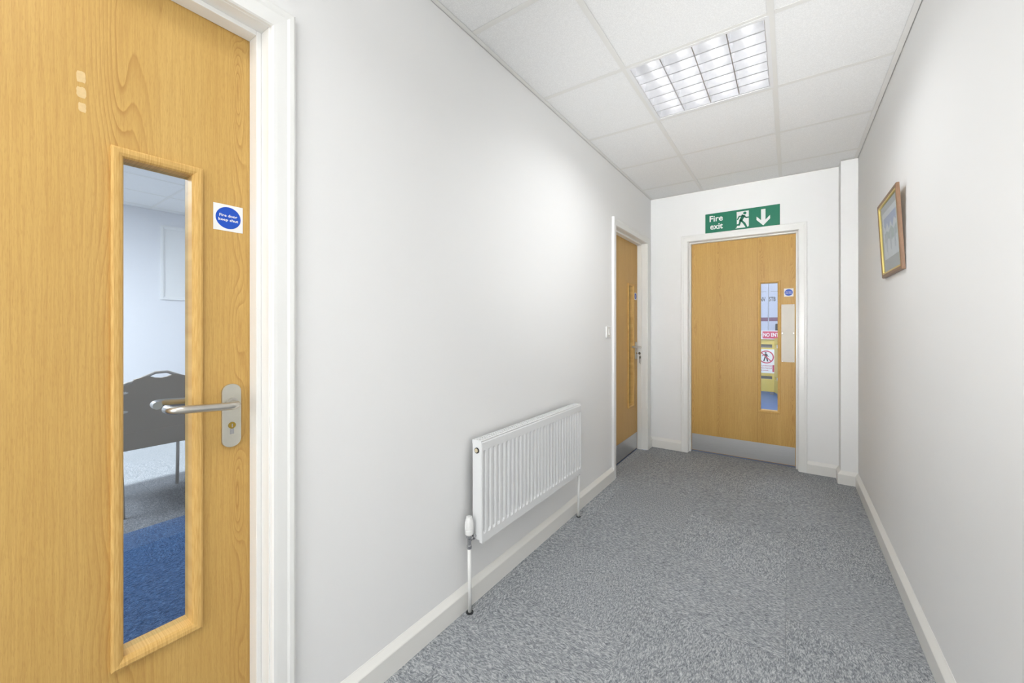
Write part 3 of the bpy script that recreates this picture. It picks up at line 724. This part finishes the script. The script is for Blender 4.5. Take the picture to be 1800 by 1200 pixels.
# ---------------------------------------------------------------- louvred troffers
def make_troffer(cy, label):
    x0, x1, y0, y1 = LX-0.288, LX+0.288, cy-0.288, cy+0.288
    t = root('ceiling_light', (LX, cy, ZC), label, 'light', 'louvred ceiling lights')
    w = 0.010
    boxes('light_frame', [((x0-0.006, y0-0.006, ZC-0.002), (x1+0.006, y0+w, ZC+0.012)), ((x0-0.006, y1-w, ZC-0.002), (x1+0.006, y1+0.006, ZC+0.012)),
                    ((x0-0.006, y0+w, ZC-0.002), (x0+w, y1-w, ZC+0.012)), ((x1-w, y0+w, ZC-0.002), (x1+0.006, y1-w, ZC+0.012))], 'troffer', t)
    # housing: open box above
    zt = ZC+0.10
    boxes('housing', [((x0, y0, zt), (x1, y1, zt+0.002)), ((x0-0.002, y0, ZC+0.012), (x0, y1, zt)), ((x1, y0, ZC+0.012), (x1+0.002, y1, zt)),
                      ((x0, y0-0.002, ZC+0.012), (x1, y0, zt)), ((x0, y1, ZC+0.012), (x1, y1+0.002, zt))], 'troffer', t)
    cw = (x1-x0-2*w)/4
    for k_ in range(4):
        xc = x0+w+cw*(k_+0.5)
        bm = bmesh.new(); tube(bm, [(xc, y0+0.02, ZC+0.066), (xc, y1-0.02, ZC+0.066)], 0.008, 12); finish('fluorescent_tube', bm, 'tube', t)
        # one louvre channel: parabolic side reflectors and seven V cross blades
        bm = bmesh.new(); xa, xb = xc-cw/2+0.0008, xc+cw/2-0.0008
        for sgn, xe in ((1, xa), (-1, xb)):
            prof = [(xe, ZC+0.002), (xe+sgn*0.0012, ZC+0.002), (xe+sgn*0.004, ZC+0.016), (xe+sgn*0.007, ZC+0.032), (xe+sgn*0.0085, ZC+0.048), (xe, ZC+0.048)]
            A_ = [bm.verts.new((q[0], y0+w, q[1])) for q in prof]; B_ = [bm.verts.new((q[0], y1-w, q[1])) for q in prof]
            for i in range(len(prof)): j = (i+1) % len(prof); bm.faces.new((A_[i], A_[j], B_[j], B_[i]))
            bm.faces.new(A_); bm.faces.new(B_[::-1])
        finish('side_reflector', bm, 'louvre', t)
        bm = bmesh.new(); nb = 7; rp = (y1-y0-2*w)/nb
        for i in range(nb+1):
            yc = y0+w+rp*i
            hw_ = 0.009
            prof = [(yc, ZC+0.0018), (yc+hw_*0.45, ZC+0.004), (yc+hw_, ZC+0.054), (yc-hw_, ZC+0.054), (yc-hw_*0.45, ZC+0.004)]
            if i == 0: prof = [(max(q[0], yc), q[1]) for q in prof]
            if i == nb: prof = [(min(q[0], yc), q[1]) for q in prof]
            A_ = [bm.verts.new((xa+0.002, q[0], q[1])) for q in prof]; B_ = [bm.verts.new((xb-0.002, q[0], q[1])) for q in prof]
            for m_ in range(len(prof)): j = (m_+1) % len(prof); bm.faces.new((A_[m_], A_[j], B_[j], B_[m_]))
            bm.faces.new(A_); bm.faces.new(B_[::-1])
        bmesh.ops.remove_doubles(bm, verts=bm.verts, dist=1e-5)
        finish('cross_blades', bm, 'louvre', t)
    keep(t)
    return t
make_troffer(TROFFERS[0], 'square louvred fluorescent ceiling light above the corridor in view')
make_troffer(TROFFERS[1], 'square louvred fluorescent ceiling light directly above the camera')
make_troffer(TROFFERS[2], 'square louvred fluorescent ceiling light at the back of the corridor')

# ---------------------------------------------------------------- the office behind the near door
RX0, RX1, RYa, RYb, RZ = -6.36, XW, -2.6, 2.70, 2.61
of = st(box('floor_office', (RX0, RYa, -0.05), (RX1, RYb, -0.008), 'dark_gap'), 'office floor of carpet tiles seen through the near door glass', 'floor')
xs = [RX1+0.045, RX1]; 
lay([-3.13, -2.63, -2.13, -1.63, XL-0.085], RYa, RYb, 0.1, 0.25, 'blue_', of)
lay([RX0, -6.13, -5.63, -5.13, -4.63, -4.13, -3.63, -3.13], RYa, RYb, 0.1, 0.25, 'greyroom_', of)
st(box('wall_office_far', (RX0-0.1, RYa-0.1, 0), (RX0, RYb+0.1, 2.8), 'room_wall'), 'pale office wall facing the near door', 'wall')
st(box('wall_office_side', (RX0, RYb, 0), (RX1, RYb+0.1, 2.8), 'room_wall'), 'partition wall between the office and the store', 'wall')
# window wall of the office
wx0, wx1, wz0, wz1 = -6.1, -4.03, 0.95, 2.2
st(boxes('wall_office_window', [((RX0, RYa-0.1, 0), (wx0, RYa, 2.8)), ((wx1, RYa-0.1, 0), (RX1, RYa, 2.8)), ((wx0, RYa-0.1, 0), (wx1, RYa, wz0)), ((wx0, RYa-0.1, wz1), (wx1, RYa, 2.8))], 'room_wall'),
   'office wall holding the daylight window', 'wall')
win = st(boxes('window_1', [((wx0, RYa-0.07, wz0), (wx1, RYa-0.03, wz0+0.05)), ((wx0, RYa-0.07, wz1-0.05), (wx1, RYa-0.03, wz1)), ((wx0, RYa-0.07, wz0+0.05), (wx0+0.05, RYa-0.03, wz1-0.05)), ((wx1-0.05, RYa-0.07, wz0+0.05), (wx1, RYa-0.03, wz1-0.05))], 'plastic'), 'white framed office window', 'window')
box('window_pane', (wx0+0.05, RYa-0.052, wz0+0.05), (wx1-0.05, RYa-0.048, wz1-0.05), 'glass', win)
oc = st(box('ceiling_office', (RX0, RYa, 2.74), (RX1, RYb, 2.80), 'slab'), 'office ceiling of square white tiles in a metal grid', 'ceiling')
oxs = [RX0]+[-5.61-0.6+0.6*i for i in range(0, 9) if RX0+0.02 < -6.21+0.6*i < RX1]+[RX1]
oys = [RYa]+[1.41-0.6*i for i in range(6, -3, -1) if RYa < 1.41-0.6*i < RYb]+[RYb]
for x0, x1 in zip(oxs, oxs[1:]):
    for y0, y1 in zip(oys, oys[1:]):
        box('ceiling_tile', (x0+0.004, y0+0.004, RZ+0.001), (x1-0.004, y1-0.004, RZ+0.015), 'tile', oc)
for x in oxs[1:-1]: box('main_tee', (x-HB, RYa, RZ-0.001), (x+HB, RYb, RZ+0.001), 'tbar', oc)
for y in oys[1:-1]: box('cross_tee', (RX0, y-HB, RZ-0.0015), (RX1, y+HB, RZ+0.0005), 'tbar', oc)
skirt('baseboard_office', lambda a, b, t: (RX0+t, a, b), RYa, RYb, 'white skirting along the far office wall', 1, 1)
# white framed board on the far wall
wb = root('wall_board', (RX0, 1.85, 1.5), 'pale framed board on the far office wall seen through the near door', 'board')
FB = lambda a, b, t: (RX0+t, a, b)
BP = [(0, 0), (0, 0.016), (0.02, 0.022), (0.04, 0.02), (0.04, 0)]
for s_ in 'lrtb': mitred('board_frame', FB, 1.555, 2.20, 1.56, 2.40, BP, s_, 'plastic', wb)
pbox('board_face', FB, 1.550, 2.205, 1.555, 2.405, 0, 0.008, 'sign_white', wb)
keep(wb)

# banqueting chair seen from behind
CX, CY = -3.42, 0.818
ch = root('banquet_chair', (CX-0.2, CY, 0), 'taupe upholstered banquet chair seen from behind through the near door glass', 'chair')
bw = 0.222
def back_outline(s=1.0, n=14):
    """outline of the back: straight sides, shoulders sweeping to a flat crown"""
    P = [(-bw+0.02, 0.50), (-bw+0.002, 0.62), (-bw, 0.74)]
    for i in range(1, n+1):
        q = i/n; P.append((-bw+0.075*(1-math.cos(q*math.pi/2)), 0.74+0.095*math.sin(q*math.pi/2)))
    P.append((-0.03, 0.889)); 
    R_ = [(-a, b) for a, b in P][::-1]
    return P+R_
BO = back_outline()
FC = lambda a, b, t: (CX+t-0.06*(0.0)+0.05*(b-0.45), CY+a, b)
# upholstered panel with a hand slot under the crown rail
bm = bmesh.new()
inner = [(a*0.97, b-0.006*(1 if b > 0.7 else 0)) for a, b in BO]
left = [p for p in inner if p[0] <= 0]; right = [p for p in inner if p[0] > 0]
# two halves, each going round its side of the slot
poly(bm, FC, [p for p in left if p[1] < 0.845]+[(-0.135, 0.852), (-0.075, 0.872), (-0.058, 0.868), (-0.030, 0.856), (0, 0.852), (0, 0.50)], -0.020, 0.004)
rl = [(-a, b) for a, b in ([p for p in left if p[1] < 0.845]+[(-0.135, 0.852), (-0.075, 0.872), (-0.058, 0.868), (-0.030, 0.856), (0, 0.852), (0, 0.50)])]
poly(bm, FC, rl, -0.020, 0.004)
finish('backrest', bm, 'chair_fabric', ch)
bm = bmesh.new(); tube(bm, [FC(a, b, -0.008) for a, b in BO], 0.0095, 10)
finish('back_frame', bm, 'chair_metal', ch, smooth=True)
bm = bmesh.new()
pts = [(-0.205, 0.412), (0.205, 0.412), (0.210, 0.43), (0.210, 0.475), (0.20, 0.495), (-0.20, 0.495), (-0.210, 0.475), (-0.210, 0.43)]
poly(bm, lambda a, b, t: (CX+t, CY+a, b), pts, -0.43, 0.0); finish('seat', bm, 'chair_fabric', ch, bevel=0.012, seg=3)
pbox('lower_back_cover', FC, -0.205, 0.205, 0.405, 0.520, -0.004, 0.006, 'chair_fabric', ch, bevel=0.004)
for sgn in (-1, 1):
    bm = bmesh.new(); tube(bm, [(CX+0.015, CY+sgn*0.200, 0.50), (CX+0.01, CY+sgn*0.195, 0.42), (CX+0.045, CY+sgn*0.19, 0.0)], 0.011, 10); finish('leg', bm, 'chair_metal', ch, smooth=True)
    bm = bmesh.new(); tube(bm, [(CX-0.36, CY+sgn*0.188, 0.42), (CX-0.385, CY+sgn*0.188, 0.0)], 0.011, 10); finish('leg', bm, 'chair_metal', ch, smooth=True)
for b in (0.655, 0.775):
    for sgn in (-1, 1):
        bm = bmesh.new(); poly(bm, FC, [(sgn*0.218, b-0.012), (sgn*0.170, b-0.006), (sgn*0.160, b), (sgn*0.170, b+0.006), (sgn*0.218, b+0.012)], 0.002, 0.010)
        finish('back_bracket', bm, 'satin', ch)
box('linking_bracket', (CX-0.05, CY+0.17, 0.43), (CX+0.012, CY+0.215, 0.50), 'slot_grey', ch, bevel=0.003)
keep(ch)

# ---------------------------------------------------------------- dark store behind the side door
st(box('floor_store', (-3.6, 2.80, -0.05), (XL-0.085, E, 0.0), 'blue_vinyl'), 'floor of the dark room behind the side door', 'floor')
st(box('wall_store', (-3.7, 2.80, 0), (-3.6, E, 2.8), 'wall'), 'far wall of the dark room behind the side door', 'wall')
st(box('ceiling_store', (-3.6, 2.80, 2.6), (XW, E, 2.65), 'tile'), 'ceiling of the dark room behind the side door', 'ceiling')

# ---------------------------------------------------------------- hall behind the end door
HX0, HX1, HY0, HY1 = -2.0, 1.6, E+TH, 8.95
st(box('floor_hall', (HX0, E+0.088, -0.05), (HX1, HY1, 0.0), 'blue_vinyl'), 'blue floor of the hall beyond the end door', 'floor')
st(box('wall_hall_far', (HX0-0.1, HY1+0.0, 0), (HX1+0.1, HY1+0.1, 2.8), 'room_wall'), 'pale wall at the far end of the hall beyond the end door', 'wall')
st(box('wall_hall_left', (HX0-0.1, HY0, 0), (HX0, HY1, 2.8), 'room_wall'), 'left wall of the hall beyond the end door', 'wall')
st(box('wall_hall_right', (HX1, HY0, 0), (HX1+0.1, HY1, 2.8), 'room_wall'), 'right wall of the hall beyond the end door', 'wall')
st(box('ceiling_hall', (HX0, HY0, 2.6), (HX1, HY1, 2.65), 'tile'), 'ceiling of the hall beyond the end door', 'ceiling')
MH = lambda a, b, t: (a, HY1-t, b)
skirt('baseboard_hall', MH, HX0, HX1, 'white skirting on the far wall of the hall', 1, 1)
# two pale boards side by side on the far wall, with a maroon band
kx = 0.4400/0.4255*1.0
def hall_board(a0, a1, label, text=None):
    b = tag(pbox('display_board', MH, a0, a1, 0.92, 2.35, 0.001, 0.03, 'board', bevel=0.004), label, 'board')
    pbox('maroon_band', MH, a0+0.004, a1-0.004, 1.285, 1.355, 0.030, 0.032, 'maroon', b)
    pbox('rule_line', MH, a0+0.03, a1-0.03, 1.840, 1.846, 0.030, 0.031, 'slot_grey', b)
    if text: lettering('lettering', MH, text, 'black', b, 0.0315, 0.02)
    return b
hall_board(-0.95, -0.330, 'left pale board with maroon band and dark lettering on the hall wall', [('NV', -0.462, 1.662, 0.080, 0.090)])
hall_board(-0.320, 0.25, 'right pale board with maroon band and dark lettering on the hall wall', [('STB', -0.316, 1.662, 0.080, 0.105)])
ob_ = tag(box('wall_telephone', (-0.215, HY1-0.09, 1.10), (-0.14, HY1-0.03, 1.235), 'black', bevel=0.012), 'small dark wall unit beside the boards seen through the end door glass', 'telephone')

# yellow folding barrier with two safety signs
YBr = 8.25
MY = lambda a, b, t: (a, YBr-t, b)
br = root('folding_barrier', (-0.42, YBr, 0), 'yellow plastic folding barrier standing on the blue hall floor', 'barrier')
def slotted(name, F, a0, a1, b0, b1, slots, t0, t1, mat, parent):
    """panel with rounded through-slots: built as horizontal strips around them"""
    bm = bmesh.new(); cur = b0
    for s0, s1, z0, z1 in slots:
        pbx(bm, F, a0, a1, cur, z0, t0, t1)
        pbx(bm, F, a0, s0, z0, z1, t0, t1); pbx(bm, F, s1, a1, z0, z1, t0, t1); cur = z1
    pbx(bm, F, a0, a1, cur, b1, t0, t1)
    return finish(name, bm, mat, parent)
slotted('barrier_panel', MY, -0.66, -0.215, 0.05, 0.985, [(-0.60, -0.245, 0.265, 0.320), (-0.60, -0.245, 0.815, 0.872)], -0.02, 0.02, 'yellow', br)
for z0, z1 in ((0.262, 0.323), (0.812, 0.875)): pbox('slot_recess', MY, -0.605, -0.240, z0, z1, -0.024, -0.0205, 'slot_grey', br)
MW = lambda a, b, t: (-0.205+a*0.22+t*0.97, YBr-a*0.97+t*0.22, b)
slotted('barrier_wing', MW, 0.0, 0.42, 0.05, 0.985, [(0.05, 0.36, 0.265, 0.320), (0.05, 0.36, 0.815, 0.872)], -0.015, 0.015, 'yellow', br)
bm = bmesh.new(); tube(bm, [(-0.21, YBr, 0.04), (-0.21, YBr, 0.99)], 0.016, 12); finish('hinge', bm, 'yellow', br)
for a in (-0.63, -0.25): pbox('foot', MY, a-0.03, a+0.03, 0.0, 0.05, -0.06, 0.06, 'slot_grey', br)
# the wing rests on its own foot
pbox('foot', MW, 0.34, 0.40, 0.0, 0.05, -0.04, 0.04, 'slot_grey', br)
keep(br)
ne = tag(pbox('no_entry_sign', MY, -0.60, -0.05, 0.962, 1.115, 0.040, 0.044, 'sign_white'), 'white and red NO ENTRY sign fixed along the top of the yellow barrier', 'sign')
pbox('red_field', MY, -0.386, -0.060, 0.975, 1.100, 0.044, 0.045, 'sign_red', ne)
lettering('lettering', MY, [('NO ENTRY', -0.374, 1.010, 0.062, 0.300)], 'sign_white', ne, 0.0455, 0.02)
bm = bmesh.new(); ring(bm, MY, -0.455, 1.038, 0.040, 0.052, 0.044, 0.045, 32); pbx(bm, MY, -0.485, -0.425, 1.030, 1.046, 0.044, 0.045); finish('roundel', bm, 'black', ne)
ps = tag(pbox('no_pedestrians_sign', MY, -0.455, -0.205, 0.372, 0.788, 0.0215, 0.0250, 'sign_white'), 'white prohibition sign with crossed-out walking figure on the yellow barrier', 'sign')
cx_, cz_ = -0.332, 0.652
bm = bmesh.new(); ring(bm, MY, cx_, cz_, 0.094, 0.113, 0.0255, 0.0262, 48)
c_ = math.sqrt(0.5)*0.1; w_ = 0.006
poly(bm, MY, [(cx_-c_-w_, cz_+c_-w_), (cx_-c_+w_, cz_+c_+w_), (cx_+c_+w_, cz_-c_+w_), (cx_+c_-w_, cz_-c_-w_)], 0.0262, 0.0266)
finish('red_ring', bm, 'sign_red', ps)
bm = bmesh.new(); poly(bm, MY, disc_pts(cx_-0.008, cz_+0.072, 0.013, n=14), 0.025, 0.0256)
for q in ([(-0.026, 0.055), (0.012, 0.055), (0.014, 0.0), (-0.024, 0.0)], [(-0.024, 0.004), (-0.002, 0.004), (-0.026, -0.075), (-0.046, -0.075)], [(-0.006, 0.004), (0.014, 0.004), (0.032, -0.078), (0.010, -0.078)],
          [(-0.022, 0.052), (-0.028, 0.038), (-0.058, 0.008), (-0.062, 0.020)], [(0.008, 0.052), (0.018, 0.046), (0.034, 0.006), (0.024, 0.004)]):
    poly(bm, MY, [(cx_+a, cz_+b) for a, b in q], 0.025, 0.0256)
finish('walking_figure', bm, 'black', ps)
lettering('lettering', MY, [('No pedestrian', -0.440, 0.490, 0.024, 0.190), ('access beyond', -0.440, 0.450, 0.024, 0.190), ('this point', -0.440, 0.410, 0.024, 0.140)], 'sign_red', ps, 0.0256, 0.01)
pbox('red_block', MY, -0.242, -0.216, 0.395, 0.515, 0.025, 0.0257, 'sign_red', ps)
